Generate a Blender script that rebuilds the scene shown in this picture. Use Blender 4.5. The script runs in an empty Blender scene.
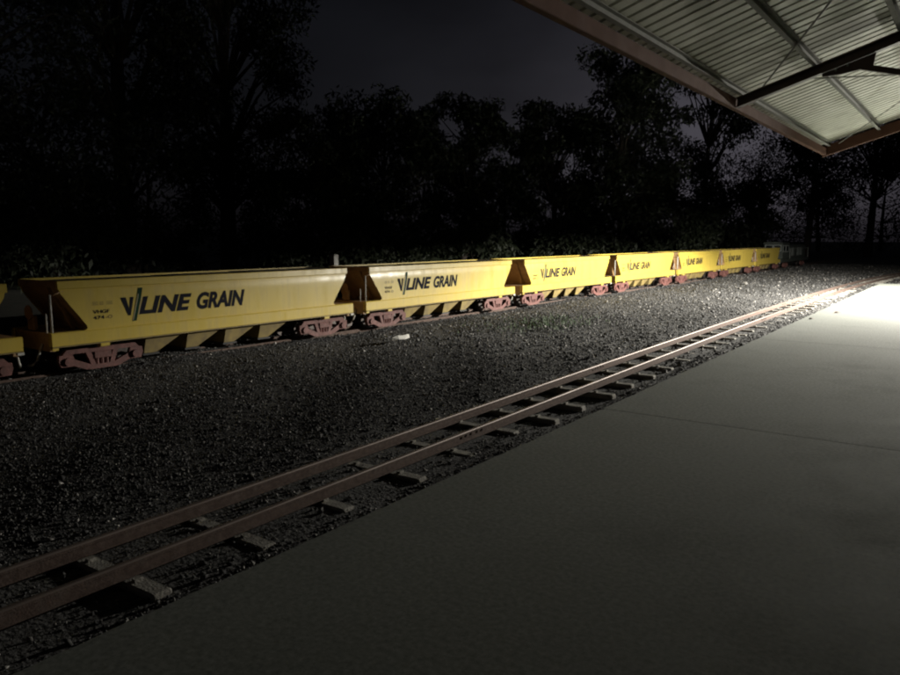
import bpy, bmesh, math, random
import numpy as np
from mathutils import Vector, Matrix
rnd = random.Random(7)
nrg = np.random.default_rng(11)
S = bpy.context.scene
COL = S.collection
R = math.radians

# ------------------------------------------------------------------ camera
cam_d = bpy.data.cameras.new('camera')
cam = bpy.data.objects.new('camera', cam_d); COL.objects.link(cam)
cam_d.sensor_width = 36.0
cam_d.lens = 740.0 / 900.0 * 36.0
cam_d.clip_start = 0.05; cam_d.clip_end = 1500
YAW, PITCH = R(35.774), R(7.658)
cam.location = (0, 0, 1.6)
cam.rotation_euler = (math.pi/2 - PITCH, 0, YAW)
S.camera = cam
# ------------------------------------------------------------------ world, moon, exposure
W = bpy.data.worlds.new('World'); S.world = W; W.use_nodes = True
wn = W.node_tree; wn.nodes.clear()
def wnode(t): return wn.nodes.new(t)
o_ = wnode('ShaderNodeOutputWorld'); bg = wnode('ShaderNodeBackground')
sky = wnode('ShaderNodeTexSky'); sky.sky_type = 'NISHITA'; sky.sun_disc = False
sky.sun_elevation = R(2); sky.sun_rotation = R(-14); sky.dust_density = 3.0
hs = wnode('ShaderNodeHueSaturation'); hs.inputs['Saturation'].default_value = 0.25
tc = wnode('ShaderNodeTexCoord'); mp = wnode('ShaderNodeMapping'); mp.inputs['Scale'].default_value = (1, 1, 2.2)
nz = wnode('ShaderNodeTexNoise'); nz.inputs['Scale'].default_value = 2.2; nz.inputs['Detail'].default_value = 5
mr = wnode('ShaderNodeMapRange'); mr.inputs[1].default_value = 0.35; mr.inputs[2].default_value = 0.7
mr.inputs[3].default_value = 0.75; mr.inputs[4].default_value = 1.5
mx = wnode('ShaderNodeMix'); mx.data_type = 'RGBA'; mx.blend_type = 'MULTIPLY'; mx.inputs[0].default_value = 1
L = wn.links.new
L(tc.outputs['Generated'], mp.inputs[0]); L(mp.outputs[0], nz.inputs['Vector']); L(nz.outputs[0], mr.inputs[0])
L(sky.outputs[0], hs.inputs['Color']); L(hs.outputs[0], mx.inputs[6]); L(mr.outputs[0], mx.inputs[7])
tint = wnode('ShaderNodeMix'); tint.data_type = 'RGBA'; tint.blend_type = 'MULTIPLY'; tint.inputs[0].default_value = 1; tint.inputs[7].default_value = (0.80, 0.865, 1.16, 1)
L(mx.outputs[2], tint.inputs[6]); L(tint.outputs[2], bg.inputs[0]); L(bg.outputs[0], o_.inputs[0])
bg.inputs[1].default_value = 0.0030
moon_d = bpy.data.lights.new('moon', 'SUN'); moon_d.energy = 0.004; moon_d.angle = R(0.5); moon_d.color = (0.85, 0.9, 1)
moon = bpy.data.objects.new('moon', moon_d); COL.objects.link(moon)
moon.rotation_euler = (R(60), 0, R(-120))
S.view_settings.view_transform = 'Standard'; S.view_settings.look = 'None'
S.view_settings.exposure = 0.0; S.view_settings.gamma = 1.0; S.view_settings.use_curve_mapping = False
S.render.engine = 'CYCLES'; S.cycles.pixel_filter_type = 'BLACKMAN_HARRIS'; S.cycles.filter_width = 2.1
S.cycles.max_bounces = 6; S.cycles.diffuse_bounces = 4; S.cycles.glossy_bounces = 3
S.cycles.use_denoising = True
S.cycles.sample_clamp_indirect = 6.0
S.cycles.caustics_reflective = False; S.cycles.caustics_refractive = False

# ------------------------------------------------------------------ materials
def mat(name, col, col2=None, rough=0.6, metal=0.0, scale=8.0, bump=0.0, bscale=60.0, coat=0.0, dirt=None, dirt_scale=3.0, dirt_amt=0.5, stretch=None, spec=0.5, detail=6, grain=0.0):
    m = bpy.data.materials.new(name); m.use_nodes = True
    nt = m.node_tree; b = nt.nodes['Principled BSDF']; l = nt.links.new
    b.inputs['Roughness'].default_value = rough; b.inputs['Metallic'].default_value = metal
    b.inputs['Specular IOR Level'].default_value = spec
    if coat: b.inputs['Coat Weight'].default_value = coat; b.inputs['Coat Roughness'].default_value = 0.22
    t = nt.nodes.new('ShaderNodeTexCoord'); oi = nt.nodes.new('ShaderNodeObjectInfo'); va = nt.nodes.new('ShaderNodeVectorMath'); va.operation = 'MULTIPLY_ADD'
    va.inputs[1].default_value = (37, 53, 29); l(oi.outputs['Random'], va.inputs[0]); l(t.outputs['Object'], va.inputs[2]); v = va.outputs[0]
    if stretch:
        p = nt.nodes.new('ShaderNodeMapping'); p.inputs['Scale'].default_value = stretch; l(v, p.inputs[0]); v = p.outputs[0]
    n = nt.nodes.new('ShaderNodeTexNoise'); n.inputs['Scale'].default_value = scale; n.inputs['Detail'].default_value = detail; l(v, n.inputs['Vector'])
    r = nt.nodes.new('ShaderNodeValToRGB'); r.color_ramp.elements[0].position = 0.32; r.color_ramp.elements[1].position = 0.68
    r.color_ramp.elements[0].color = (*(col2 or tuple(c*0.8 for c in col)), 1); r.color_ramp.elements[1].color = (*col, 1)
    l(n.outputs[0], r.inputs[0]); c = r.outputs[0]
    if dirt:
        n2 = nt.nodes.new('ShaderNodeTexNoise'); n2.inputs['Scale'].default_value = dirt_scale; n2.inputs['Detail'].default_value = 8; n2.inputs['Roughness'].default_value = 0.7; l(v, n2.inputs['Vector'])
        k = nt.nodes.new('ShaderNodeMapRange'); k.inputs[1].default_value = 0.5; k.inputs[2].default_value = 0.75; k.inputs[4].default_value = dirt_amt; l(n2.outputs[0], k.inputs[0])
        x = nt.nodes.new('ShaderNodeMix'); x.data_type = 'RGBA'; l(k.outputs[0], x.inputs[0]); l(c, x.inputs[6]); x.inputs[7].default_value = (*dirt, 1); c = x.outputs[2]
        k2 = nt.nodes.new('ShaderNodeMapRange'); k2.inputs[1].default_value = 0.3; k2.inputs[2].default_value = 0.8; k2.inputs[3].default_value = max(0.05, rough-0.08); k2.inputs[4].default_value = min(1, rough+0.2); l(n2.outputs[0], k2.inputs[0]); l(k2.outputs[0], b.inputs['Roughness'])
    if grain:
        n4 = nt.nodes.new('ShaderNodeTexNoise'); n4.inputs['Scale'].default_value = 34; n4.inputs['Detail'].default_value = 5; n4.inputs['Roughness'].default_value = 0.75; l(t.outputs['Object'], n4.inputs['Vector'])
        k4 = nt.nodes.new('ShaderNodeMapRange'); k4.inputs[1].default_value = 0.3; k4.inputs[2].default_value = 0.7; k4.inputs[3].default_value = 1-grain; k4.inputs[4].default_value = 1+grain; l(n4.outputs[0], k4.inputs[0])
        x4 = nt.nodes.new('ShaderNodeMix'); x4.data_type = 'RGBA'; x4.blend_type = 'MULTIPLY'; x4.inputs[0].default_value = 1; l(c, x4.inputs[6]); l(k4.outputs[0], x4.inputs[7]); c = x4.outputs[2]
    l(c, b.inputs['Base Color'])
    if bump:
        n3 = nt.nodes.new('ShaderNodeTexNoise'); n3.inputs['Scale'].default_value = bscale; n3.inputs['Detail'].default_value = 6; l(t.outputs['Object'], n3.inputs['Vector'])
        bp = nt.nodes.new('ShaderNodeBump'); bp.inputs['Strength'].default_value = bump; bp.inputs['Distance'].default_value = 0.02
        l(n3.outputs[0], bp.inputs['Height']); l(bp.outputs[0], b.inputs['Normal'])
    return m
M = {}
M['yellow'] = mat('yellow_paint', (0.75, 0.565, 0.105), (0.69, 0.515, 0.092), 0.34, scale=2.0, coat=0.15, dirt=(0.34, 0.225, 0.07), dirt_scale=4.0, dirt_amt=0.42, stretch=(1, 1.6, 0.22))
M['yellow2'] = mat('hopper_paint_shaded', (0.36, 0.27, 0.09), (0.22, 0.165, 0.07), 0.55, scale=5, dirt=(0.13, 0.10, 0.06), dirt_scale=4, dirt_amt=0.8)  # dirty yellow, darkened further to put shadow into the chutes' colour
M['brown'] = mat('brown_paint', (0.50, 0.33, 0.16), (0.40, 0.25, 0.12), 0.6, scale=6, dirt=(0.15, 0.09, 0.045), dirt_scale=5, dirt_amt=0.6)
M['bogie'] = mat('bogie_red_oxide', (0.235, 0.098, 0.084), (0.14, 0.06, 0.052), 0.65, scale=14, dirt=(0.10, 0.06, 0.05), dirt_scale=9, dirt_amt=0.7, bump=0.2)
M['black'] = mat('black_iron', (0.025, 0.023, 0.022), (0.012, 0.012, 0.012), 0.6, scale=10)
M['steel'] = mat('wheel_steel', (0.12, 0.10, 0.09), (0.06, 0.05, 0.045), 0.45, 0.6, scale=20)
M['white'] = mat('white_paint', (0.72, 0.70, 0.64), (0.5, 0.48, 0.42), 0.5, scale=12)
M['ink'] = mat('navy_lettering', (0.012, 0.013, 0.022), (0.018, 0.018, 0.028), 0.7, scale=10, spec=0.1)
M['green'] = mat('green_lettering', (0.012, 0.06, 0.03), (0.016, 0.045, 0.026), 0.7, scale=10, spec=0.1)
M['pale'] = mat('pale_lettering', (0.62, 0.55, 0.33), (0.55, 0.48, 0.3), 0.4, scale=10)
M['faint'] = mat('faded_stencil', (0.20, 0.14, 0.04), (0.40, 0.27, 0.05), 0.5, scale=30)
M['deck'] = mat('wagon_top_deck', (0.10, 0.08, 0.05), (0.05, 0.045, 0.04), 0.8, scale=6)
M['rail'] = mat('rail_rust', (0.17, 0.122, 0.102), (0.105, 0.072, 0.06), 0.85, 0.0, spec=0.2, scale=25, bump=0.2, bscale=90, dirt=(0.24, 0.21, 0.19), dirt_scale=12, dirt_amt=0.4)
M['railtop'] = mat('rail_head_steel', (0.27, 0.215, 0.19), (0.17, 0.13, 0.11), 0.46, 0.45, scale=18, stretch=(1, 0.1, 1))
M['sleeper'] = mat('concrete_sleeper', (0.42, 0.40, 0.35), (0.28, 0.26, 0.23), 0.85, scale=9, bump=0.4, bscale=70, dirt=(0.11, 0.09, 0.075), dirt_scale=6, dirt_amt=0.8)
M['concrete'] = mat('platform_concrete', (0.245, 0.257, 0.228), (0.205, 0.216, 0.19), 0.85, scale=1.1, bump=0.12, bscale=260, dirt=(0.15, 0.157, 0.138), dirt_scale=1.1, dirt_amt=0.75, grain=0.42, detail=10)
M['ballast'] = mat('ballast_bed', (0.12, 0.117, 0.112), (0.045, 0.043, 0.042), 0.9, scale=38, bump=1.0, bscale=34)
M['soil'] = mat('dark_soil', (0.075, 0.065, 0.05), (0.04, 0.045, 0.025), 0.95, scale=3, bump=0.8, bscale=12)
M['eave'] = mat('red_oxide_steel', (0.205, 0.105, 0.075), (0.165, 0.08, 0.058), 0.85, spec=0.15, scale=7, dirt=(0.16, 0.09, 0.06), dirt_scale=4, dirt_amt=0.6)
M['rafter'] = mat('dark_brown_steel', (0.105, 0.062, 0.048), (0.075, 0.045, 0.036), 0.5, scale=8)
M['galv'] = mat('galvanised_purlin', (0.50, 0.50, 0.46), (0.40, 0.40, 0.37), 0.75, 0.0, scale=16, spec=0.2)
M['sheet'] = mat('roof_sheet_underside', (0.78, 0.78, 0.66), (0.70, 0.70, 0.585), 0.5, 0.1, scale=4, dirt=(0.30, 0.28, 0.22), dirt_scale=3, dirt_amt=0.5)
M['bark'] = mat('tree_bark', (0.11, 0.09, 0.075), (0.055, 0.045, 0.04), 0.9, scale=6, bump=0.5, bscale=20)
M['leaf'] = mat('gum_leaves', (0.042, 0.052, 0.028), (0.022, 0.03, 0.016), 0.6, scale=2.0)
M['leaf2'] = mat('shade_darkened_shrub_leaves', (0.018, 0.025, 0.013), (0.010, 0.014, 0.007), 0.6, scale=2.0)  # leaf colour lowered to paint in deep shade
M['grass'] = mat('weed_leaves', (0.06, 0.12, 0.03), (0.04, 0.08, 0.02), 0.7, scale=20)
M['loco'] = mat('dark_green_grey_paint', (0.075, 0.085, 0.075), (0.055, 0.062, 0.055), 0.45, scale=6, dirt=(0.03, 0.03, 0.028), dirt_scale=5)
M['locotrim'] = mat('pale_grey_trim', (0.34, 0.36, 0.34), (0.26, 0.28, 0.26), 0.5, scale=8)
M['glass'] = mat('dark_glass', (0.02, 0.023, 0.025), (0.02, 0.022, 0.024), 0.08, scale=3, spec=0.8)
M['paper'] = mat('pale_litter', (0.75, 0.73, 0.68), (0.6, 0.58, 0.52), 0.7, scale=30)
M['leaflitter'] = mat('red_brown_leaf', (0.20, 0.07, 0.045), (0.12, 0.05, 0.03), 0.8, scale=30)
M['glareyellow'] = mat('yellow_glare_spot', (0.60, 0.42, 0.06), (0.33, 0.14, 0.06), 0.5, scale=40)  # unused; painted glare spot for the eave beam
def stone_mat():
    m = bpy.data.materials.new('ballast_stone'); m.use_nodes = True; nt = m.node_tree; b = nt.nodes['Principled BSDF']
    b.inputs['Roughness'].default_value = 1.0; b.inputs['Specular IOR Level'].default_value = 0.1
    g = nt.nodes.new('ShaderNodeNewGeometry'); r = nt.nodes.new('ShaderNodeValToRGB'); e = r.color_ramp.elements
    e[0].position = 0; e[0].color = (0.055, 0.054, 0.055, 1); e[1].position = 0.8; e[1].color = (0.148, 0.146, 0.143, 1)
    x = e.new(0.97); x.color = (0.24, 0.23, 0.215, 1); x = e.new(0.994); x.color = (0.6, 0.57, 0.54, 1)
    nt.links.new(g.outputs['Random Per Island'], r.inputs[0]); nt.links.new(r.outputs[0], b.inputs['Base Color'])
    return m
M['stone'] = stone_mat()
def emit_mat():
    m = bpy.data.materials.new('lit_lens'); m.use_nodes = True; b = m.node_tree.nodes['Principled BSDF']
    b.inputs['Base Color'].default_value = (0.9, 0.9, 0.9, 1); b.inputs['Emission Color'].default_value = (1, 0.95, 0.82, 1); b.inputs['Emission Strength'].default_value = 40
    return m
M['lens'] = emit_mat()

# ------------------------------------------------------------------ helpers
class MB:
    """collects boxes, bars, tubes, prisms; build() links them as one mesh object"""
    def __init__(s): s.v = []; s.f = []; s.smooth = False
    def add(s, vs, fs):
        o = len(s.v); s.v += [tuple(v) for v in vs]; s.f += [tuple(i+o for i in f) for f in fs]; return s
    def box(s, x0, x1, y0, y1, z0, z1, ch=0.0):
        if ch <= 0:
            return s.add([(x0,y0,z0),(x1,y0,z0),(x1,y1,z0),(x0,y1,z0),(x0,y0,z1),(x1,y0,z1),(x1,y1,z1),(x0,y1,z1)],
                         [(3,2,1,0),(4,5,6,7),(0,1,5,4),(1,2,6,5),(2,3,7,6),(3,0,4,7)])
        bm = bmesh.new(); bmesh.ops.create_cube(bm, size=1)
        for v in bm.verts: v.co = Vector(((x0+x1)/2+v.co.x*(x1-x0), (y0+y1)/2+v.co.y*(y1-y0), (z0+z1)/2+v.co.z*(z1-z0)))
        bmesh.ops.bevel(bm, geom=bm.edges[:], offset=ch, segments=1, affect='EDGES')
        bm.verts.index_update(); s.add([v.co for v in bm.verts], [[v.index for v in f.verts] for f in bm.faces]); bm.free(); return s
    def prism(s, pts, axis, a, b):
        """pts 2D polygon extruded from a to b along axis ('x': pts are (y,z); 'y': pts are (x,z); 'z': (x,y))"""
        mk = {'x': lambda p, t: (t, p[0], p[1]), 'y': lambda p, t: (p[0], t, p[1]), 'z': lambda p, t: (p[0], p[1], t)}[axis]
        n = len(pts); vs = [mk(p, a) for p in pts] + [mk(p, b) for p in pts]
        fs = [tuple(range(n))[::-1], tuple(range(n, 2*n))] + [(i, (i+1) % n, n+(i+1) % n, n+i) for i in range(n)]
        return s.add(vs, fs)
    def tube(s, pts, rads, n=8, cap=True):
        pts = [Vector(p) for p in pts]
        if not isinstance(rads, (list, tuple)): rads = [rads]*len(pts)
        vs = []; fs = []
        for i, p in enumerate(pts):
            d = (pts[min(i+1, len(pts)-1)] - pts[max(i-1, 0)]).normalized()
            u = d.orthogonal().normalized() if abs(d.z) < 0.95 else Vector((1, 0, 0))
            u = (u - d*u.dot(d)).normalized(); w = d.cross(u)
            for k in range(n):
                a = 2*math.pi*k/n; vs.append(p + (u*math.cos(a)+w*math.sin(a))*rads[i])
        for i in range(len(pts)-1):
            for k in range(n): fs.append((i*n+k, i*n+(k+1) % n, (i+1)*n+(k+1) % n, (i+1)*n+k))
        if cap: fs.append(tuple(range(n))[::-1]); fs.append(tuple(range((len(pts)-1)*n, len(pts)*n)))
        return s.add(vs, fs)
    def disc(s, c, r, half, axis='x', n=20, r2=None):
        r2 = r if r2 is None else r2
        d = {'x': Vector((1,0,0)), 'y': Vector((0,1,0)), 'z': Vector((0,0,1))}[axis]; c = Vector(c)
        return s.tube([c-d*half, c+d*half], [r, r2], n)
    def build(s, name, m, parent=None, smooth=False, recalc=True):
        me = bpy.data.meshes.new(name); me.from_pydata(s.v, [], s.f)
        if recalc:
            bm = bmesh.new(); bm.from_mesh(me); bmesh.ops.recalc_face_normals(bm, faces=bm.faces[:]); bm.to_mesh(me); bm.free()
        return link(name, me, m, parent, smooth)
def link(name, me, m, parent=None, smooth=False):
    o = bpy.data.objects.new(name, me); COL.objects.link(o)
    if m is not None and not me.materials: me.materials.append(M[m])
    if parent is not None: o.parent = parent
    if smooth: me.polygons.foreach_set('use_smooth', [True]*len(me.polygons))
    return o
def tag(o, label=None, cat=None, group=None, kind=None):
    if label: o['label'] = label
    if cat: o['category'] = cat
    if group: o['group'] = group
    if kind: o['kind'] = kind
    return o
def thing(name, label, cat, loc=(0, 0, 0), rz=0, group=None):
    o = bpy.data.objects.new(name, None); COL.objects.link(o); o.location = loc; o.rotation_euler.z = rz
    o.empty_display_size = 0.2
    return tag(o, label, cat, group)
def share(src, name, parent, loc=(0, 0, 0), rot=(0, 0, 0)):
    o = bpy.data.objects.new(name, src.data); COL.objects.link(o); o.parent = parent; o.location = loc; o.rotation_euler = rot; return o
def copy_tree(o, parent=None):
    c = o.copy(); COL.objects.link(c); c.parent = parent
    for ch in o.children: copy_tree(ch, c)
    return c

# ------------------------------------------------------------------ ground
GZ = -0.30
g = MB(); N = 40
g.add([(-320, -120, GZ-0.03), (220, -120, GZ-0.03), (220, 420, GZ-0.03), (-320, 420, GZ-0.03)], [(0, 1, 2, 3)])
tag(g.build('ground', 'soil'), kind='structure')
def track_x(y):
    ys = [-12, 2, 5, 9, 17, 26, 33, 40, 50, 60, 75]; xs = [-3.86, -3.93, -3.99, -4.08, -4.20, -4.24, -4.13, -3.80, -2.8, -1.2, 2.5]
    return float(np.interp(y, ys, xs))
def track_xs(y): return sum(track_x(y+d) for d in (-3, -2, -1, 0, 1, 2, 3))/7
def bed_h(x, y):
    return 0.018*math.sin(1.3*x+0.4*y)+0.014*math.sin(0.9*y-0.7*x+1)+0.01*math.sin(3.1*x+2.2*y)
bx = np.linspace(-12.1, -1.0, 50); by = np.linspace(-8, 78, 170)
vs = []; fs = []
for j, y in enumerate(by):
    for i, x in enumerate(bx):
        e = 0.0
        if x < -11.5: e = -0.14*(-11.5-x)
        c_ = track_x(y); dp = 0.02*min(1, max(0, 1-(max(0, c_-x)-0.62)/0.35)); vs.append((x, y, -0.275+bed_h(x, y)+e-dp))
for j in range(len(by)-1):
    for i in range(len(bx)-1):
        a = j*len(bx)+i; fs.append((a, a+1, a+len(bx)+1, a+len(bx)))
tag(MB().add(vs, fs).build('ballast_bed', 'ballast', smooth=True), kind='structure')

# ------------------------------------------------------------------ platform
def edge_x(y): return -2.80-0.006*y
PEND = 30.3
pl = MB(); pl.prism([(edge_x(-6)+0.03, -6), (7.5, -6), (7.5, PEND-0.02), (edge_x(PEND)+0.03, PEND-0.02)], 'z', -0.5, -0.125)
plat = tag(pl.build('platform', 'concrete'), kind='structure')
ys = [-6, 0.42, 6.41, 12.42, 18.4, 24.4, PEND]
for a, b in zip(ys[:-1], ys[1:]):
    a2, b2 = a+0.002, b-0.002
    bm = bmesh.new()
    ne = 70; ed = [(edge_x(b2+(a2-b2)*k/ne)+abs(rnd.gauss(0, 0.0045))+(rnd.uniform(0.008, 0.022) if rnd.random() < 0.07 else 0), b2+(a2-b2)*k/ne) for k in range(ne+1)]
    base = [bm.verts.new((px_, py_, -0.12)) for (px_, py_) in [(7.5, a2), (7.5, b2)]+ed]
    top = [bm.verts.new((v.co.x, v.co.y, 0.0)) for v in base]
    bm.faces.new(base[::-1]); tf = bm.faces.new(top)
    for i in range(len(base)): bm.faces.new((base[i], base[(i+1) % len(base)], top[(i+1) % len(base)], top[i]))
    bmesh.ops.bevel(bm, geom=tf.edges[:], offset=0.004, segments=1, affect='EDGES', clamp_overlap=True)
    me = bpy.data.meshes.new('slab'); bm.to_mesh(me); bm.free(); link('slab', me, 'concrete', plat)

# ------------------------------------------------------------------ tracks
def rail_profile(h, head, foot):
    hh = head/2; r = 0.013; arc = [(hh-r+r*math.cos(R(q)), h-r+r*math.sin(R(q))) for q in (0, 20, 40, 60, 80)]
    right = [(foot/2, 0), (foot/2, 0.010), (0.009, 0.024), (0.009, h-0.036), (hh, h-0.030)]+arc
    return right+[(-x, z) for (x, z) in right[::-1]]
def sweep_rail(name, fx, y0, y1, step, z0, off, parent, h=0.085, head=0.038, foot=0.075, shiny=True):
    prof = rail_profile(h, head, foot); n = len(prof); vs = []; fs = []
    yy = np.arange(y0, y1+1e-6, step)
    for y in yy:
        dx = (fx(y+0.05)-fx(y-0.05))/0.1; nx = 1/math.hypot(1, dx)
        for (px, pz) in prof: vs.append((fx(y)+(off+px)*nx, y-(off+px)*dx*nx, z0+pz))
    for i in range(len(yy)-1):
        for k in range(n): fs.append((i*n+k, i*n+(k+1) % n, (i+1)*n+(k+1) % n, (i+1)*n+k))
    fs.append(tuple(range(n))); fs.append(tuple(range((len(yy)-1)*n, len(yy)*n)))
    me = bpy.data.meshes.new(name); me.from_pydata(vs, [], fs); me.materials.append(M['rail']); me.materials.append(M['railtop'])
    for i in range(len(yy)-1 if shiny else 0):
        for k in range(5, 14): me.polygons[i*n+k].material_index = 1; me.polygons[i*n+k].use_smooth = True
    bm = bmesh.new(); bm.from_mesh(me); bmesh.ops.recalc_face_normals(bm, faces=bm.faces[:]); bm.to_mesh(me); bm.free()
    return link(name, me, None, parent)
G2 = 0.23
RZ = -0.25
tr = thing('railway_track', 'narrow gauge track with rusty rails running along the platform edge', 'track', (track_xs(0), 0, RZ))
def fx0(y): return track_xs(y)-track_xs(0)
for sgn in (-1, 1):
    rl = sweep_rail('rail', fx0, -8, 68, 0.5, 0.0, sgn*G2, tr)
    for yj in ((9.55, 22.0) if sgn < 0 else (5.6, 17.6)):
        fp = MB(); x0 = fx0(yj)+sgn*G2
        for s2 in (-1, 1):
            fp.box(x0+s2*0.012-0.006, x0+s2*0.012+0.006+0.004*s2, yj-0.2, yj+0.2, 0.03, 0.07)
            for k in (-0.13, -0.05, 0.05, 0.13): fp.disc((x0+s2*0.022, yj+k, 0.05), 0.011, 0.008, 'x', 6)
        fp.build('fishplate', 'rail', rl)
sl = MB(); sl.box(-0.51, 0.51, -0.062, 0.062, -0.10, -0.002, 0.014); 
for sx in (-1, 1):
    for q in (-1, 1): sl.box(sx*G2+q*0.05-0.016, sx*G2+q*0.05+0.016, -0.025, 0.025, -0.004, 0.016)
s0 = sl.build('sleeper', 'sleeper', tr)
first = True; y = -6.0
while y < 62:
    xx = fx0(y)+rnd.uniform(-0.04, 0.04); rz = -math.atan((fx0(y+0.3)-fx0(y-0.3))/0.6)+R(rnd.uniform(-2.5, 2.5))
    if first: o = s0; first = False
    else: o = share(s0, 'sleeper', tr)
    o.location = (xx, y, rnd.uniform(-0.024, -0.006)); o.rotation_euler = (R(rnd.uniform(-1, 1)), R(rnd.uniform(-0.8, 0.8)), rz); o.scale.x = rnd.uniform(0.94, 1.06)
    ch = None
    y += rnd.choice([0.68, 0.74, 0.76, 0.8, 0.83])
TX = -10.45
tr2 = thing('railway_track', 'track half buried in ballast beneath the yellow grain wagons', 'track', (TX, 0, -0.315))
for sgn in (-1, 1): sweep_rail('rail', lambda y: 0.0, -8, 70, 2.0, 0.0, sgn*G2, tr2, shiny=False)
y = -6.0
while y < 62:
    share(s0, 'sleeper', tr2, (rnd.uniform(-0.03, 0.03), y, -0.005)); y += rnd.uniform(0.66, 0.78)

# ------------------------------------------------------------------ ballast stones (uncountable)
def dip_np(x, y):
    c = np.interp(y, [-8, 2, 5, 9, 17, 26, 33, 40, 50, 60], [-3.88, -3.93, -3.99, -4.08, -4.2, -4.24, -4.13, -3.8, -2.8, -1.2])
    return 0.02*np.clip(1-(np.clip(c-x, 0, 9)-0.62)/0.35, 0, 1)*(x > c-1.2)
def stones(name, n, xr, yr, size, sel):
    x = nrg.uniform(*xr, n); y = nrg.uniform(*yr, n); k = sel(x, y); x, y = x[k], y[k]; n = len(x)
    base = np.array([(1,0,0),(0,1,0),(-1,0,0),(0,-1,0),(0,0,1),(0,0,-1)], float)*0.62
    tri = np.array([(0,1,4),(1,2,4),(2,3,4),(3,0,4),(1,0,5),(2,1,5),(3,2,5),(0,3,5)])
    v = np.repeat(base[None], n, 0) + nrg.normal(0, 0.17, (n, 6, 3))
    sz = size*np.exp(nrg.normal(0, 0.42, (n, 1, 1))); v *= sz*nrg.uniform(0.65, 1.2, (n, 1, 3))
    v[:, :, 2] *= 0.68
    ang = nrg.uniform(0, 6.283, (3, n))
    for ax, (i, j) in enumerate([(0, 1), (1, 2), (0, 2)]):
        a = ang[ax] if ax == 0 else (ang[ax]-3.14)*0.28
        c, s = np.cos(a)[:, None], np.sin(a)[:, None]; vi, vj = v[:, :, i].copy(), v[:, :, j].copy()
        v[:, :, i] = c*vi-s*vj; v[:, :, j] = s*vi+c*vj
    z = -0.275+0.018*np.sin(1.3*x+0.4*y)+0.014*np.sin(0.9*y-0.7*x+1)+0.01*np.sin(3.1*x+2.2*y)-dip_np(x, y)
    v += np.stack([x, y, z+sz[:, 0, 0]*nrg.uniform(-0.2, 0.35, n)], 1)[:, None, :]
    me = bpy.data.meshes.new(name); me.vertices.add(n*6); me.vertices.foreach_set('co', v.reshape(-1))
    f = (tri[None]+6*np.arange(n)[:, None, None]).reshape(-1)
    me.loops.add(len(f)); me.loops.foreach_set('vertex_index', f.astype(np.int32))
    me.polygons.add(n*8); me.polygons.foreach_set('loop_start', np.arange(0, n*24, 3, dtype=np.int32))
    me.update(calc_edges=True)
    return tag(link(name, me, 'stone'), kind='stuff')
def clear_track(x, y):
    c = np.interp(y, [-8, 2, 5, 9, 17, 26, 33, 40, 50, 60], [-3.88, -3.93, -3.99, -4.08, -4.2, -4.24, -4.13, -3.8, -2.8, -1.2])
    near = (np.abs(x-c) < 0.56)
    inframe = (x < -0.55*y*0 - 2.86) 
    view = (y > -0.30*x*0 + -0.05*(-x) + 0.2) & ((-x) < 1.95*y + 4.2)
    dens = np.where(near, nrg.random(len(x)) < 0.42, True)
    return inframe & view & dens & ((np.abs(np.abs(x-c)-0.23) > 0.055))
b1 = stones('ballast_stones', 165000, (-11.6, -2.9), (0.2, 10.0), 0.0138, clear_track)
b1['label'] = 'loose dark grey ballast near the camera'
b2 = stones('ballast_stones', 80000, (-12.0, -2.95), (10.0, 26.0), 0.0225, clear_track)
b3 = stones('ballast_stones', 36000, (-12.4, -2.6), (26.0, 60.0), 0.038, clear_track)
for b, t in ((b1, 'loose dark grey ballast stones nearest the camera'), (b2, 'lamp-lit grey ballast between track and wagons'), (b3, 'distant ballast past the platform end')):
    b['label'] = t; b['category'] = 'ballast'

# ------------------------------------------------------------------ grain wagons
HW = 0.55; ZR = -0.21
def half_len(z):
    return float(np.interp(z, [0.352, 0.375, 0.41, 0.55, 0.72, 0.86, 0.935], [2.40, 2.365, 2.37, 2.47, 2.60, 2.695, 2.72]))
def side_x(z): return HW - (0.0 if z < 0.77 else 0.75*(z-0.77)**2)
ZP = [0.352, 0.36, 0.375, 0.39, 0.41, 0.48, 0.55, 0.62, 0.70, 0.77, 0.80, 0.83, 0.86, 0.885, 0.91, 0.935]
NY = 13
def text_mesh(body, size, shear, off):
    cu = bpy.data.curves.new('t', 'FONT'); cu.body = body; cu.size = size; cu.shear = shear; cu.offset = off; cu.fill_mode = 'FRONT'; cu.resolution_u = 4
    ob = bpy.data.objects.new('t', cu); COL.objects.link(ob); dg = bpy.context.evaluated_depsgraph_get(); dg.update()
    me = bpy.data.meshes.new_from_object(ob.evaluated_get(dg)); bpy.data.objects.remove(ob)
    v = np.array([tuple(p.co) for p in me.vertices]); f = [tuple(p.vertices) for p in me.polygons]; bpy.data.meshes.remove(me)
    return v[:, :2], f
def letter(v, f, name, m, parent, y0, y1, z0, z1, fit=True, lift=0.004, front=1):
    """lay flat letters on the side sheet; text x -> +Y on the platform side"""
    v = np.array(v, float)
    if fit:
        a, b = v.min(0), v.max(0); v = (v-a)/(b-a); v = v*[y1-y0, z1-z0]+[y0, z0]
    mb = MB(); mb.add([(front*(side_x(p[1])+lift), front*p[0], p[1]) for p in v], f)
    return mb.build(name, m, parent, recalc=False)
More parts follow.
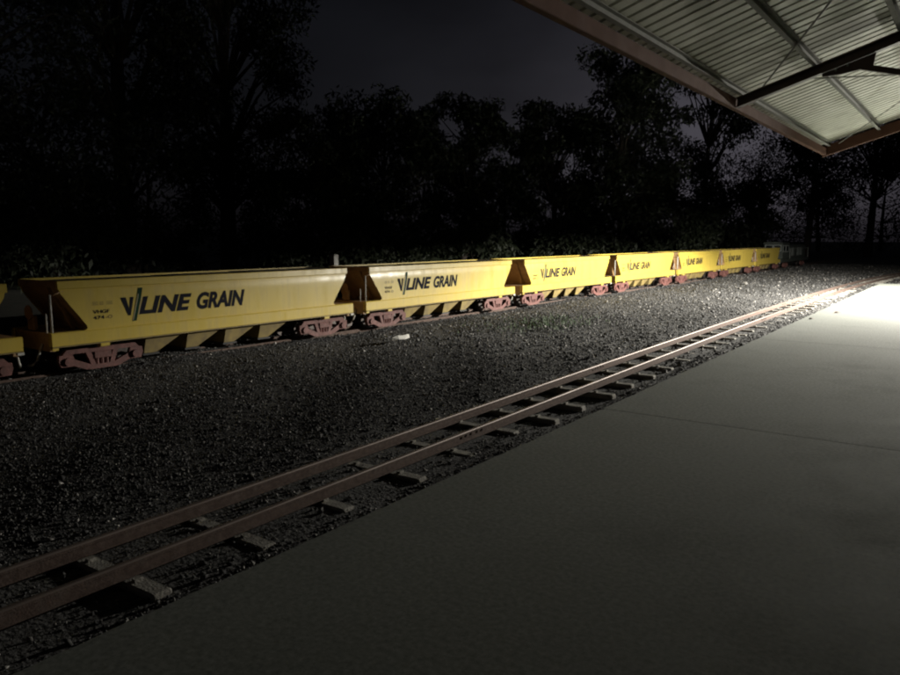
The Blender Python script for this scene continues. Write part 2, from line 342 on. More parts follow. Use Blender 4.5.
def word(body, y0, y1, z0, z1, parent, front):
    v, f = text_mesh(body, 1.0, 0.28, 0.042)
    a, b = v.min(0), v.max(0); v = (v-a)/(b-a)*[y1-y0, z1-z0]+[y0, z0]
    # split into single letters (islands)
    n = len(v); par = list(range(n))
    def fd(i):
        while par[i] != i: par[i] = par[par[i]]; i = par[i]
        return i
    for q in f:
        for k in q[1:]: par[fd(k)] = fd(q[0])
    isl = {}
    for q in f: isl.setdefault(fd(q[0]), []).append(q)
    for fsl in isl.values():
        ids = sorted({i for q in fsl for i in q}); mp_ = {i: k for k, i in enumerate(ids)}
        letter(v[ids], [tuple(mp_[i] for i in q) for q in fsl], 'letter', 'ink', parent, 0, 0, 0, 0, fit=False, front=front)
def strip(p_top, p_bot, w_top, w_bot, n=8):
    v = []; f = []
    for i in range(n+1):
        t = i/n; y = p_top[0]*(1-t)+p_bot[0]*t; z = p_top[1]*(1-t)+p_bot[1]*t; w = w_top*(1-t)+w_bot*t
        v += [(y, z), (y+w, z)]
    for i in range(n): f.append((2*i, 2*i+2, 2*i+3, 2*i+1))
    return v, f
def make_wagon():
    t = thing('grain_wagon', 'x', 'wagon')
    for sg in (1, -1):
        # side sheet
        vs = []; fs = []
        for th in (0, 0.012):
            for z in ZP:
                hl = half_len(z)
                for k in range(NY): vs.append((sg*(side_x(z)-th), -hl+2*hl*k/(NY-1), z))
        nz_ = len(ZP); blk = nz_*NY
        for b in (0, blk):
            for i in range(nz_-1):
                for k in range(NY-1): fs.append((b+i*NY+k, b+i*NY+k+1, b+(i+1)*NY+k+1, b+(i+1)*NY+k))
        for i in range(nz_-1):
            for k in (0, NY-1): fs.append((i*NY+k, (i+1)*NY+k, blk+(i+1)*NY+k, blk+i*NY+k))
        o = MB().add(vs, fs).build('side_sheet', 'yellow', t, smooth=True)
        o.data.set_sharp_from_angle(angle=R(40))
        # lettering
        logo = letter(*strip((-1.87, 0.762), (-1.765, 0.50), 0.082, 0.045), 'emblem_stroke', 'ink', o, 0, 0, 0, 0, fit=False, front=sg)
        letter(*strip((-1.722, 0.762), (-1.755, 0.50), 0.055, 0.03), 'emblem_stroke', 'ink', o, 0, 0, 0, 0, fit=False, front=sg)
        letter(*strip((-1.585, 0.888), (-1.705, 0.415), 0.068, 0.062), 'emblem_slash', 'green', o, 0, 0, 0, 0, fit=False, front=sg, lift=0.0055)
        letter(*strip((-1.598, 0.80), (-1.700, 0.43), 0.011, 0.011), 'emblem_outline', 'pale', o, 0, 0, 0, 0, fit=False, front=sg, lift=0.007)
        letter(*strip((-1.545, 0.76), (-1.612, 0.51), 0.011, 0.011), 'emblem_outline', 'pale', o, 0, 0, 0, 0, fit=False, front=sg, lift=0.007)
        word('LINE', -1.60, -0.705, 0.502, 0.758, o, sg)
        word('GRAIN', -0.62, 0.305, 0.498, 0.764, o, sg)
        v, f = text_mesh('VHGF', 1, 0, 0.02); letter(v, f, 'stencil', 'ink', o, -2.28, -2.04, 0.565, 0.615, front=sg)
        v, f = text_mesh('474', 1, 0, 0.02); letter(v, f, 'stencil', 'ink', o, -2.28, -2.12, 0.485, 0.535, front=sg)
        v, f = text_mesh('-O', 1, 0, 0.03); letter(v, f, 'stencil', 'faint', o, -2.10, -2.00, 0.485, 0.535, front=sg)
        mb = MB()
        for (a, b) in ((-2.28, -2.20), (-2.18, -2.12), (-2.08, -1.99)):
            for zz in (0.682, 0.70, 0.718): mb.add([(sg*(side_x(zz)+0.003), sg*a, zz), (sg*(side_x(zz)+0.003), sg*b, zz), (sg*(side_x(zz)+0.003), sg*b, zz+0.009), (sg*(side_x(zz)+0.003), sg*a, zz+0.009)], [(0, 1, 2, 3)])
        mb.build('stencil', 'faint', o, recalc=False)
        # top rail
        xo = side_x(0.935)
        mb = MB(); mb.prism([(sg*(xo-0.03), 0.925), (sg*(xo+0.022), 0.925), (sg*(xo+0.026), 0.933), (sg*(xo+0.020), 1.025), (sg*(xo+0.012), 1.033), (sg*(xo-0.03), 1.033)], 'y', -2.735, 2.735)
        tp = mb.build('top_rail', 'yellow', t)
        # sill with ledge and bottom lip
        mb = MB(); mb.prism([(sg*(HW-0.06), 0.17), (sg*(HW+0.022), 0.17), (sg*(HW+0.026), 0.176), (sg*(HW+0.026), 0.335), (sg*(HW+0.014), 0.352), (sg*(HW-0.06), 0.352)], 'y', -2.865, 2.865)
        si = mb.build('sill', 'yellow', t)
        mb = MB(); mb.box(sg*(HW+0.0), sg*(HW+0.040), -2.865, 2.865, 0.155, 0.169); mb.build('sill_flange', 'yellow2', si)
        for e in (-1, 1):
            mb = MB(); mb.box(sg*(HW-0.07), sg*(HW+0.036), e*2.15-0.07, e*2.15+0.07, 0.105, 0.154, 0.008); mb.build('jacking_pad', 'yellow', t)
            mb = MB(); mb.box(sg*(HW-0.02), sg*(HW+0.035), e*2.83-0.04, e*2.83+0.04, 0.12, 0.152); mb.build('corner_step', 'white' if e > 0 else 'yellow', t)
    for e in (-1, 1):
        # end slope sheet between the cut edges of the side sheets
        vs = []; fs = []
        for i, z in enumerate(ZP):
            for sx in (-1, -0.34, -0.33, 0.33, 0.34, 1): vs.append((sx*(side_x(z)-0.012), e*(half_len(z)-0.01), z))
        for i in range(len(ZP)-1):
            for k in range(5): fs.append((i*6+k, i*6+k+1, i*6+k+7, i*6+k+6))
        es = MB().add(vs, fs).build('end_sheet', 'brown', t, smooth=True)
        for sx in (-0.3, 0.3):
            mb = MB()
            vs = []; fs = []
            for z in (0.352, 0.62, 0.935):
                yy = e*(half_len(z)+0.0); vs += [(sx-0.02, yy, z), (sx+0.02, yy, z), (sx+0.02, yy+e*0.05, z), (sx-0.02, yy+e*0.05, z)]
            for i in (0, 1):
                for k in range(4): fs.append((i*4+k, i*4+(k+1) % 4, i*4+4+(k+1) % 4, i*4+4+k))
            mb.add(vs, fs).build('end_stiffener', 'brown', es)
        mb = MB(); mb.box(-(HW-0.05), HW-0.05, e*2.70, e*2.735, 0.938, 1.03); mb.build('end_top_rail', 'brown', t)
        mb = MB(); mb.box(-(HW-0.07), HW-0.07, e*2.42, e*2.85, 0.30, 0.345); mb.build('end_platform', 'brown', t)
        mb = MB(); mb.box(-(HW-0.07), HW-0.07, e*2.78, e*2.85, 0.10, 0.298); mb.build('headstock', 'brown', t)
        # coupler, air hose
        mb = MB(); mb.box(-0.035, 0.035, e*2.852, e*2.98, 0.02, 0.09, 0.008); mb.box(-0.06, 0.045, e*2.981, e*3.045, 0.0, 0.11, 0.015); mb.build('coupler', 'black', t)
        mb = MB(); mb.tube([(0.3, e*2.86, 0.2), (0.3, e*2.90, 0.1), (0.28, e*2.93, -0.02), (0.22, e*2.97, -0.09), (0.14, e*2.99, -0.1)], 0.016, 8); mb.build('air_hose', 'white', t, smooth=True)
    # corner handrail posts at the brake end, ladder rungs
    for (xx, z1, r) in ((HW-0.02, 0.86, 0.016), (HW-0.16, 0.60, 0.012)):
        MB().tube([(xx, -2.835, 0.346), (xx, -2.835, z1)], r, 8).build('hand_post', 'white', t, smooth=True)
    mb = MB(); mb.tube([(HW-0.02, -2.835, 0.84), (HW-0.02, -2.66, 0.90)], 0.010, 6); mb.build('hand_rail', 'brown', t, smooth=True)
    mb = MB(); mb.box(-0.09, 0.09, -2.86, -2.80, 0.36, 0.56, 0.01); mb.disc((0, -2.875, 0.60), 0.10, 0.008, 'y', 16); mb.build('hand_brake', 'brown', t)
    # top deck with hatch covers
    MB().box(-(HW-0.09), HW-0.09, -2.69, 2.69, 0.955, 0.972).build('top_deck', 'deck', t)
    for k, (a, b) in enumerate(((-2.55, -0.95), (-0.85, 0.55), (0.65, 2.5))):
        mb = MB(); mb.prism([(-0.33, 0.974), (0.33, 0.974), (0.30, 1.012+0.006*k), (0, 1.022+0.006*k), (-0.30, 1.012+0.006*k)], 'y', a, b); mb.build('hatch_cover', 'deck', t)
    # discharge hoppers
    for yc in (-1.08, -0.36, 0.36, 1.08):
        mb = MB(); hwid = HW-0.17
        def ring(z, a, b, w): return [(-w, a, z), (w, a, z), (w, b, z), (-w, b, z)]
        vs = ring(0.30, yc-0.345, yc+0.345, hwid)+ring(0.145, yc-0.32, yc+0.32, hwid)+ring(-0.115, yc-0.33, yc-0.12, hwid-0.06)
        fs = [(0, 1, 2, 3), (8, 9, 10, 11)]
        for b in (0, 4):
            for k in range(4): fs.append((b+k, b+(k+1) % 4, b+4+(k+1) % 4, b+4+k))
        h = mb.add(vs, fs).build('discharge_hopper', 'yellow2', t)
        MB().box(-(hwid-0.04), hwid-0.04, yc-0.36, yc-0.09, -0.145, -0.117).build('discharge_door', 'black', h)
    MB().box(-0.08, 0.08, -2.6, 2.6, 0.18, 0.29).build('centre_sill', 'brown', t)
    # bogies
    for e in (-1, 1):
        bo = bpy.data.objects.new('bogie', None); COL.objects.link(bo); bo.parent = t; bo.location = (0, e*2.15, 0); bo.empty_display_size = 0.1
        for sg in (1, -1):
            mb = MB(); xa, xb = sg*0.44, sg*0.50
            mb.prism([(-0.56, 0.03), (-0.50, 0.095), (0.50, 0.095), (0.56, 0.03), (0.42, 0.035), (-0.42, 0.035)], 'x', xa, xb)
            mb.prism([(-0.20, -0.205), (0.20, -0.205), (0.24, -0.143), (-0.24, -0.143)], 'x', xa, xb)
            for q in (-1, 1):
                mb.prism([(q*0.60, 0.03), (q*0.42, 0.033), (q*0.40, -0.035), (q*0.42, -0.13), (q*0.58, -0.13), (q*0.61, -0.05)], 'x', xa-sg*0.003, xb+sg*0.003)
                mb.prism([(q*0.42, -0.03), (q*0.42, -0.125), (q*0.24, -0.200), (q*0.14, -0.200), (q*0.16, -0.142), (q*0.32, -0.072)], 'x', xa+sg*0.002, xb-sg*0.002)
                mb.prism([(q*0.10, -0.147), (q*0.165, -0.147), (q*0.235, 0.037), (q*0.16, 0.037)], 'x', xa+sg*0.001, xb-sg*0.001)
            sf = mb.build('side_frame', 'bogie', bo)
            mb = MB()
            for q in (-0.07, 0, 0.07): mb.tube([(sg*0.47, q, -0.146), (sg*0.47, q, -0.03)], 0.027, 8)
            mb.build('springs', 'bogie', sf)
            mb = MB(); mb.box(sg*0.42, sg*0.515, -0.125, 0.125, -0.062, 0.036, 0.008); mb.build('bolster_end', 'bogie', sf)
            for q in (-1, 1):
                MB().disc((sg*0.515, q*0.49, -0.06), 0.055, 0.02, 'x', 12).build('axle_cap', 'bogie', sf)
        for q in (-1, 1):
            for sg in (1, -1):
                mb = MB(); mb.disc((sg*0.245, q*0.40, -0.07), 0.14, 0.03, 'x', 24); mb.disc((sg*0.205, q*0.40, -0.07), 0.155, 0.009, 'x', 24); mb.build('wheel', 'steel', bo)
            MB().disc((0, q*0.40, -0.07), 0.03, 0.46, 'x', 10).build('axle', 'black', bo)
        MB().box(-0.42, 0.42, -0.10, 0.10, 0.0, 0.10).build('bolster', 'black', bo)
    return t
wag = make_wagon()
PITCHW = 6.105; Y1 = 7.63
labels = ['yellow grain wagon cut off by the left edge, only its right end showing',
 'nearest whole yellow grain wagon, dimly lit, with the largest lettering',
 'second whole yellow grain wagon from the left, white glare on its upper corner',
 'third whole yellow grain wagon from the left, without hand posts at its end',
 'fourth whole yellow grain wagon from the left, brightly lit with small lettering',
 'fifth whole yellow grain wagon from the left, third from the locomotive',
 'sixth whole yellow grain wagon from the left, second from the locomotive',
 'farthest and dimmest yellow grain wagon, coupled to the dark locomotive']
for i, lb in enumerate(labels):
    w = wag if i == 0 else copy_tree(wag)
    w.location = (TX+rnd.uniform(-0.01, 0.01), Y1+PITCHW*(i-1), 0); w.rotation_euler.z = R(rnd.uniform(-0.15, 0.15)) if i else 0
    tag(w, lb, 'wagon', 'yellow grain wagons in the train')
    if i == 3:
        for c in list(w.children):
            if c.name.startswith(('hand_post', 'hand_rail', 'hand_brake')): bpy.data.objects.remove(c)

# ------------------------------------------------------------------ locomotive at the head
LY = Y1+PITCHW*7 - 2.9
lo = thing('locomotive', 'dark grey-green diesel locomotive beyond the last yellow wagon', 'locomotive', (TX, LY, 0))
MB().box(-0.56, 0.56, 0.0, 8.2, 0.14, 0.34, 0.01).build('underframe', 'loco', lo)
cabs = MB(); cabs.box(-0.54, 0.54, 0.35, 2.1, 0.345, 1.24, 0.03); cb = cabs.build('cab', 'loco', lo)
mb = MB(); mb.prism([(-0.58, 1.235), (0.58, 1.235), (0.50, 1.32), (0.25, 1.36), (-0.25, 1.36), (-0.50, 1.32)], 'y', 0.25, 2.2); mb.build('cab_roof', 'loco', lo)
for sx in (-1, 1):
    f_ = MB(); xx = sx*0.545
    for (a, b) in ((0.5, 1.1), (1.25, 1.9)):
        p = MB(); p.box(xx-0.004, xx+0.004, a, b, 0.80, 1.12); wn_ = p.build('window', 'glass', lo)
        q = MB()
        q.box(xx-0.01, xx+0.01, a-0.05, a-0.002, 0.75, 1.17); q.box(xx-0.01, xx+0.01, b+0.002, b+0.05, 0.75, 1.17); q.box(xx-0.01, xx+0.01, a, b, 0.75, 0.798); q.box(xx-0.01, xx+0.01, a, b, 1.122, 1.17)
        q.build('window_frame', 'locotrim', wn_)
    MB().tube([(sx*0.56, 2.3, 0.345), (sx*0.56, 2.3, 0.95), (sx*0.56, 8.0, 0.95), (sx*0.56, 8.0, 0.345)], 0.014, 6).build('hand_rail', 'locotrim', lo)
for (a, b) in ((-0.42, -0.05), (0.05, 0.42)):
    w_ = MB().box(a, b, 0.338, 0.346, 0.85, 1.15).build('window', 'glass', lo)
    q = MB(); q.box(a-0.04, a-0.002, 0.33, 0.349, 0.81, 1.19); q.box(b+0.002, b+0.04, 0.33, 0.349, 0.81, 1.19); q.box(a, b, 0.33, 0.349, 0.81, 0.848); q.box(a, b, 0.33, 0.349, 1.152, 1.19); q.build('window_frame', 'locotrim', w_)
hood = MB(); hood.prism([(-0.44, 0.345), (0.44, 0.345), (0.44, 1.08), (0.34, 1.18), (-0.34, 1.18), (-0.44, 1.08)], 'y', 2.11, 7.7); hd = hood.build('hood', 'loco', lo)
for k in range(6):
    for sx in (-1, 1): MB().box(sx*0.441, sx*0.452, 2.5+k*0.85, 3.1+k*0.85, 0.5, 1.0).build('hood_door', 'locotrim' if k in (1, 3, 4) else 'loco', hd)
mb = MB(); mb.disc((0, 4.2, 1.24), 0.10, 0.06, 'z', 12); mb.build('exhaust', 'black', hd)
b_src = [c for c in wag.children if c.name.startswith('bogie')][0]
for yb in (1.5, 6.6):
    c = copy_tree(b_src, lo); c.location = (0, yb, 0)
MB().box(-0.3, 0.3, 2.9, 5.2, -0.08, 0.135, 0.02).build('fuel_tank', 'black', lo)
MB().box(-0.05, 0.05, -0.18, -0.002, 0.0, 0.11, 0.01).build('coupler', 'black', lo)

# ------------------------------------------------------------------ canopy over the platform
RX, EX = 1.0, -2.70; SL = 0.31; YE = 16.30
can = thing('platform_canopy', 'open steel platform canopy with corrugated roof and red-brown edge beams', 'canopy', (RX, 0, 0))
def cz(x): return (x-EX)*SL           # rise from the eave, world x
HALF = RX-EX
ang = math.atan(SL)
# eave beams, eave purlins, purlins, ridge
for sg in (-1, 1):
    mb = MB(); xa, xb = sg*(HALF+0.055), sg*(HALF-0.02)
    mb.box(min(xa, xb), max(xa, xb), -4.2, YE+0.05, 3.20, 3.332, 0.006); eb = mb.build('eave_beam', 'eave', can)
    for k, d in enumerate((0.045, 0.87, 1.72, 2.60, 3.45)):
        x = HALF-d; zt = 3.30+d*SL
        z0, z1 = (zt+0.048, zt+0.122) if k == 0 else (zt+0.03, zt+0.125)
        mb = MB(); w = 0.05
        # C section: web plus two flanges, open side uphill
        mb.box(sg*x-0.004, sg*x+0.004, -4.2, YE-0.06, z0, z1)
        for zz in (z0, z1-0.006): mb.box(min(sg*(x-0.004), sg*(x-w)), max(sg*(x-0.004), sg*(x-w)), -4.2, YE-0.06, zz, zz+0.006)
        mb.build('purlin', 'galv', can)
# rafters (I section) with cleats, knee braces, columns
for yr in (-3.08, 3.38, 9.84):
    for sg in (-1, 1):
        mb = MB()
        def bar(d0, d1, lo_, hi_, hw):    # along slope, distances from the eave
            xs0, xs1 = sg*(HALF-d0), sg*(HALF-d1)
            vs = []
            for (xx, d) in ((xs0, d0), (xs1, d1)):
                zb = 3.20+d*SL
                vs += [(xx, yr-hw, zb+lo_), (xx, yr+hw, zb+lo_), (xx, yr+hw, zb+hi_), (xx, yr-hw, zb+hi_)]
            mb.add(vs, [(0, 1, 2, 3), (7, 6, 5, 4), (0, 4, 5, 1), (1, 5, 6, 2), (2, 6, 7, 3), (3, 7, 4, 0)])
        bar(0.03, HALF, 0.0, 0.012, 0.05); bar(0.03, HALF, 0.0125, 0.105, 0.006); bar(0.03, HALF, 0.1055, 0.118, 0.05)
        ra = mb.build('rafter', 'rafter', can)
        # gusset plate with bolts, knee brace down to the column
        gx = lambda d: sg*(HALF-d)
        mb = MB(); d0, d1 = 0.98, 1.52
        mb.prism([(gx(d0), 3.20+d0*SL-0.004), (gx(d1), 3.20+d1*SL-0.004), (gx(d1-0.02), 3.20+d1*SL-0.15), (gx(d0+0.2), 3.20+d0*SL-0.03), (gx(d0), 3.20+d0*SL-0.035)], 'y', yr-0.012, yr+0.012); gu = mb.build('gusset_plate', 'rafter', ra)
        for d in (1.12, 1.24): MB().disc((gx(d), yr-0.02, 3.20+d*SL-0.022), 0.014, 0.008, 'y', 6).build('bolt', 'galv', gu)
        mb = MB(); vs = []
        for (d, zz) in ((1.30, 3.555), (HALF-0.06, 2.90)):
            vs += [(gx(d), yr-0.03, zz-0.035), (gx(d), yr+0.03, zz-0.035), (gx(d), yr+0.03, zz+0.03), (gx(d), yr-0.03, zz+0.03)]
        mb.add(vs, [(0, 1, 2, 3), (7, 6, 5, 4), (0, 4, 5, 1), (1, 5, 6, 2), (2, 6, 7, 3), (3, 7, 4, 0)]); mb.build('knee_brace', 'rafter', can)
    mb = MB(); mb.box(-0.06, 0.06, yr-0.06, yr+0.06, 0.016, 3.20+HALF*SL-0.03, 0.008); co = mb.build('column', 'rafter', can)
    MB().box(-0.14, 0.14, yr-0.14, yr+0.14, 0.003, 0.0155).build('base_plate', 'rafter', co)
# red barge beams at the far end
for sg in (-1, 1):
    vs = []
    for d in (-0.055, HALF):
        xx = sg*(HALF-d); zb = 3.185+d*SL
        vs += [(xx, YE-0.05, zb), (xx, YE+0.04, zb), (xx, YE+0.04, zb+0.20), (xx, YE-0.05, zb+0.20)]
    MB().add(vs, [(0, 1, 2, 3), (7, 6, 5, 4), (0, 4, 5, 1), (1, 5, 6, 2), (2, 6, 7, 3), (3, 7, 4, 0)]).build('barge_beam', 'eave', can)
# brace rods below the purlins
def rod(p, q, r=0.008):
    def P(x, y): return (x-RX, y, 3.30+cz(x)+0.012)
    a, b = Vector(P(*p)), Vector(P(*q)); mid = (a+b)/2-Vector((0, 0, 0.02))
    MB().tube([a, mid, b], r, 6).build('brace_rod', 'galv', can)
rod((-2.35, 9.75), (0.85, 3.5), 0.010); rod((-2.35, 3.5), (0.85, 9.75), 0.010); rod((-2.10, 9.93), (0.85, 16.1)); rod((-2.45, 16.1), (0.85, 9.93))
# roof sheets, four ribs each
def sheet_mesh(sg):
    prof = []
    for k in range(4):
        b = k*0.19; prof += [(b, 0), (b+0.135, 0), (b+0.150, 0.030), (b+0.172, 0.030), (b+0.187, 0.0)]
    prof.append((0.758, 0)); n = len(prof); vs = []; fs = []
    for d in (-0.10, HALF-0.01):
        for th in (0, 0.004):
            for (py, pz) in prof: vs.append((sg*(HALF-d), py, 3.428+d*SL+pz+th))
    for k in range(n-1):
        fs += [(k, k+1, 2*n+k+1, 2*n+k), (n+k, n+k+1, 3*n+k+1, 3*n+k), (k, k+1, n+k+1, n+k), (2*n+k, 2*n+k+1, 3*n+k+1, 3*n+k)]
    return MB().add(vs, fs)
for sg in (-1, 1):
    src = sheet_mesh(sg).build('roof_sheet', 'sheet', can)
    k = 0; y = -4.2; src.location.y = y
    while y + 0.76 < YE-0.3:
        y += 0.76; share(src, 'roof_sheet', can, (0, y, rnd.uniform(0, 0.002)))
MB().prism([(-0.16, 3.44+HALF*SL-0.02), (0, 3.44+HALF*SL+0.06), (0.16, 3.44+HALF*SL-0.02), (0, 3.44+HALF*SL+0.045)], 'y', -4.2, YE+0.04).build('ridge_cap', 'sheet', can)

# ------------------------------------------------------------------ platform lamp (lit, just out of frame)
LX, LYY, LZ = 1.5, 23.9, 3.05
lp = thing('platform_lamp', 'lit platform floodlight on a steel post beyond the canopy', 'lamp', (LX+0.7, LYY+0.1, 0))
MB().tube([(0, 0, 0), (0, 0, 0.3), (0, 0, 3.35)], [0.07, 0.05, 0.045], 12).build('post', 'galv', lp, smooth=True)
MB().tube([(0, 0, 3.30), (-0.45, -0.06, 3.33)], 0.025, 8).build('arm', 'galv', lp)
mb = MB(); mb.box(-1.63, -0.37, -0.43, 0.23, 3.165, 3.20, 0.008)
mb.box(-1.62, -1.605, -0.42, 0.22, 2.958, 3.164); mb.box(-0.395, -0.38, -0.42, 0.22, 3.03, 3.164)
for (xa, xb, zb) in ((-1.604, -0.974, 2.988), (-0.973, -0.789, 3.005), (-0.788, -0.396, 3.13)): mb.box(xa, xb, -0.42, -0.405, zb, 3.164)  # uneven skirts added to dim nearest wagon, ballast and trees, sparing the roof
mb.box(-1.604, -1.0, 0.205, 0.22, 2.99, 3.164); mb.box(-0.999, -0.396, 0.205, 0.22, 3.035, 3.164)
mb.build('light_shaping_hood', 'black', lp)
MB().disc((-0.70, -0.10, 3.150), 0.12, 0.012, 'z', 16).build('lens', 'lens', lp)
ld = bpy.data.lights.new('platform_light', 'SPOT'); ld.energy = 23000; ld.color = (1.0, 0.96, 0.86); ld.shadow_soft_size = 0.036
ld.spot_size = R(178); ld.spot_blend = 0.7
lo_ = bpy.data.objects.new('platform_light', ld); COL.objects.link(lo_); lo_.parent = lp; lo_.location = (-0.70, -0.10, 3.06)
dv = Vector((-0.8, -0.045, -0.34)); lo_.rotation_euler = dv.to_track_quat('-Z', 'Y').to_euler()

# ------------------------------------------------------------------ small things on the ground
def scrap(name, pts, w, z, m, label, cat):
    vs = []; fs = []
    for i, (x, y) in enumerate(pts):
        t = i/(len(pts)-1); ww = w*math.sin(math.pi*(0.12+0.76*t)); h = 0.03*math.sin(math.pi*t)+0.012*math.sin(9*t)
        lf = 0.06 if m == 'paper' else 0.008; vs += [(x-ww, y+ww*0.5, z+h+lf), (x+ww, y-ww*0.5, z+h), (x+ww, y-ww*0.5, z+h+0.002), (x-ww, y+ww*0.5, z+h+lf+0.002)]
    for i in range(len(pts)-1):
        for k in range(4): fs.append((i*4+k, i*4+(k+1) % 4, i*4+4+(k+1) % 4, i*4+4+k))
    fs += [(0, 1, 2, 3), (len(vs)-4, len(vs)-3, len(vs)-2, len(vs)-1)]
    tag(MB().add(vs, fs).build(name, m), label, cat)
scrap('litter', [(-8.42, 9.95), (-8.38, 10.06), (-8.36, 10.2), (-8.38, 10.34), (-8.44, 10.44)], 0.036, -0.215, 'paper', 'curled white scrap of litter lying on the ballast', 'litter')
scrap('fallen_leaf', [(-2.55, 17.68), (-2.51, 17.74), (-2.46, 17.82)], 0.035, 0.004, 'leaflitter', 'fallen red-brown leaf on the bright platform', 'leaf')
scrap('fallen_leaf', [(-2.75, 16.0), (-2.72, 16.04), (-2.68, 16.1)], 0.03, 0.004, 'leaflitter', 'small dark leaf at the very edge of the platform', 'leaf')
vs = []; fs = []
for k in range(700):
    x = rnd.gauss(-7.7, 0.5); y = rnd.gauss(14.2, 0.9); h = rnd.uniform(0.03, 0.10); a = rnd.uniform(0, 6.28); lx, ly = math.cos(a)*0.008, math.sin(a)*0.008
    tx, ty = rnd.gauss(0, 0.03), rnd.gauss(0, 0.03); i = len(vs); z = -0.265+bed_h(x, y)
    vs += [(x-lx, y-ly, z), (x+lx, y+ly, z), (x+tx, y+ty, z+h)]; fs.append((i, i+1, i+2))
tag(MB().add(vs, fs).build('weeds', 'grass', recalc=False), 'patch of low green weeds growing through the ballast', 'weeds', kind='stuff')
po = thing('marker_post', 'short white marker post standing behind the nearest wagon', 'post', (-12.0, 12.15, GZ-0.03))
MB().box(-0.05, 0.05, -0.05, 0.05, 0, 1.25, 0.008).build('post', 'white', po)
MB().box(-0.075, 0.075, -0.075, 0.075, 1.251, 1.56, 0.01).build('post_cap', 'white', po)

# ------------------------------------------------------------------ trees
def tree(label, x, y, h, rx, base=0.25, leaves=5200, leaf=0.20, m='leaf', group='trees behind the train', seed=0, clumps=34, lean=0.0, spread=0.9):
    r = random.Random(seed); ng = np.random.default_rng(seed)
    t = thing('gum_tree' if m == 'leaf' else 'shrub', label, 'tree' if m == 'leaf' else 'shrub', (x, y, GZ-0.05), 0, group)
    tb = MB(); tr_ = 0.018*h+0.05; top = Vector((lean*h, 0, h*0.8)); pts = []
    for k in range(7):
        q = k/6; pts.append(Vector((lean*h*q+0.025*h*math.sin(2.3*q+seed), 0.02*h*math.sin(3.1*q+seed*1.7), h*0.82*q)))
    tb.tube(pts, [tr_*(1-0.82*k/6) for k in range(7)], 8)
    cs = []
    for k in range(clumps):
        u = base+(1-base)*(k+r.random())/clumps; a = r.uniform(0, 6.283)
        prof = math.sqrt(max(0.05, 1-abs((u-(base+1)/2)/((1-base)/2+0.04))**3.4))
        rr = rx*prof*math.sqrt(r.uniform(0.12, 1.0))
        p0 = pts[min(6, int(u*0.75*6))]; c = Vector((lean*h*u+rr*math.cos(a), rr*math.sin(a), h*u-0.03*h)); cs.append((c, rx*r.uniform(0.2, 0.36)))
        q0 = pts[max(1, min(6, int(u*0.9*6)))]; mid = (q0+c)/2+Vector((0, 0, 0.06*h*r.uniform(-0.3, 1)))
        mid2 = mid*0.4+c*0.6+Vector((r.uniform(-1, 1), r.uniform(-1, 1), r.uniform(0, 1)))*0.03*h; tb.tube([q0, mid, mid2, c], [tr_*0.28, tr_*0.15, tr_*0.09, tr_*0.04], 5)
    tb.build('trunk', 'bark', t, smooth=True, recalc=False)
    w = np.array([c[1]**2 for c in cs]); idx = ng.choice(len(cs), leaves, p=w/w.sum())
    ctr = np.array([tuple(c[0]) for c in cs])[idx]; rad = 1.12*np.array([c[1] for c in cs])[idx]
    d = ng.normal(0, 1, (leaves, 3)); d /= np.linalg.norm(d, axis=1)[:, None]; d *= (ng.random(leaves)**0.45)[:, None]; d[:, 2] *= 0.75
    p = ctr+d*rad[:, None]
    ax = ng.normal(0, 1, (leaves, 3)); ax[:, 2] -= 0.7; ax /= np.linalg.norm(ax, axis=1)[:, None]
    bx_ = np.cross(ax, ng.normal(0, 1, (leaves, 3))); bx_ /= np.linalg.norm(bx_, axis=1)[:, None]
    s = leaf*np.exp(ng.normal(0, 0.3, leaves))[:, None]
    v = np.stack([p, p+ax*s*0.5+bx_*s*0.22, p+ax*s*1.2, p+ax*s*0.5-bx_*s*0.22], 1)
    me = bpy.data.meshes.new('crown'); me.vertices.add(leaves*4); me.vertices.foreach_set('co', v.reshape(-1))
    me.loops.add(leaves*4); me.loops.foreach_set('vertex_index', np.arange(leaves*4, dtype=np.int32))
    me.polygons.add(leaves); me.polygons.foreach_set('loop_start', np.arange(0, leaves*4, 4, dtype=np.int32)); me.update(calc_edges=True)
    link('crown', me, m, t)
    return t
def bearing(px, dist):   # ground spot at a compass bearing from the platform, used to plan the planting
    a = math.atan((px-450)/740.0)-YAW; return math.sin(a)*dist, math.cos(a)*dist
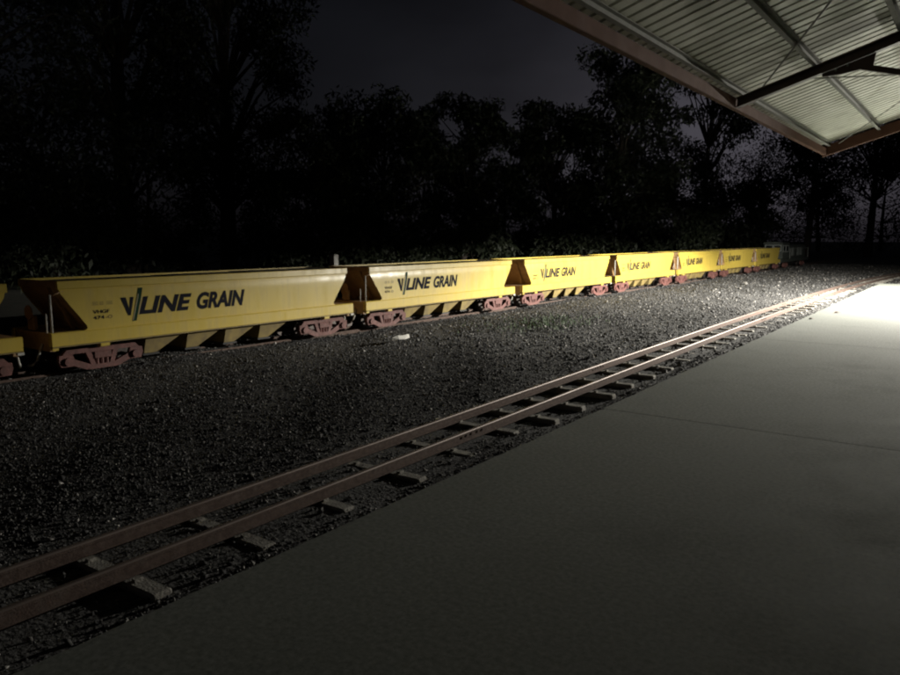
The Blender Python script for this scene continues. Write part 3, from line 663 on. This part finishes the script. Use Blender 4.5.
TREES = [
 # px, dist, height, radius, base, leaves, label
 (-40, 26, 15.5, 4.6, 0.12, 16000, 'tall gum tree at the far left edge'),
 (135, 40, 25.0, 5.8, 0.32, 24000, 'tallest gum tree above the nearest wagon, sky showing through it'),
 (232, 41, 23.0, 4.5, 0.22, 24000, 'tall dense gum tree left of the patch of open sky'),
 (55, 34, 8.2, 4.2, 0.08, 10000, 'lower gum tree between the two tall ones on the left'),
 (385, 36, 8.6, 3.2, 0.06, 18000, 'round gum tree left of centre under the open sky'),
 (465, 38, 9.0, 2.5, 0.06, 18000, 'dome-topped gum tree at the middle, left of the notch of sky'),
 (318, 36, 8.0, 2.8, 0.06, 14000, 'small gum tree at the foot of the open sky'),
 (552, 40, 9.0, 2.3, 0.06, 15000, 'gum tree right of the notch of sky'),
 (622, 40, 11.4, 3.2, 0.06, 20000, 'broad dark gum tree reaching up towards the canopy edge'),
 (705, 58, 15.5, 3.8, 0.55, 5000, 'thin-crowned gum tree seen below the canopy edge'),
 (742, 68, 6.6, 3.2, 0.10, 9000, 'low gum tree under the pale gap in the branches'),
 (805, 76, 16.5, 3.6, 0.30, 9000, 'slender gum tree below the canopy corner'),
 (862, 86, 20.0, 5.5, 0.42, 12000, 'gum tree at the right edge below the canopy end'),
 (672, 54, 7.0, 3.0, 0.06, 12000, 'bushy gum tree behind the fourth wagon'),
 (930, 90, 18.0, 6.0, 0.2, 9000, 'gum tree half out of frame on the right'),
]
for i, (px, d, h, rx, base, nl, lb) in enumerate(TREES):
    x, y = bearing(px, d); tree(lb, x, y, h, rx, base, nl, seed=20+i, clumps=60 if nl > 9500 else 34, leaf=0.215*(d/38)**0.5)
SH = [(-10, 21), (70, 22), (150, 23), (230, 24), (300, 25), (370, 26.5), (440, 28), (505, 30), (570, 32.5), (635, 45), (700, 62), (755, 76), (815, 90), (880, 96)]
names = ['at the left edge of the frame', 'behind the emblem of the nearest wagon', 'behind the lettering of the nearest wagon', 'behind the right half of the nearest wagon', 'just left of the white marker post', 'behind the left end of the second wagon', 'behind the lettering of the second wagon', 'behind the gap between second and third wagon', 'behind the lettering of the third wagon', 'behind the fourth wagon', 'behind the fifth wagon', 'behind the last wagon', 'right of the locomotive', 'at the right edge beyond the platform']
for i, ((px, d), nm) in enumerate(zip(SH, names)):
    d *= 1.75 if px < 330 else (2.0 if px < 660 else 1.3); x, y = bearing(px, d); s = d/24
    tree('dark leafy shrub '+nm, x, y, (3.6+rnd.uniform(-0.4, 0.9))*s**0.9, 1.9*s, 0.05, 8500, 0.11*s**0.6, 'leaf2', 'dark shrubs behind the train', 60+i, 26)
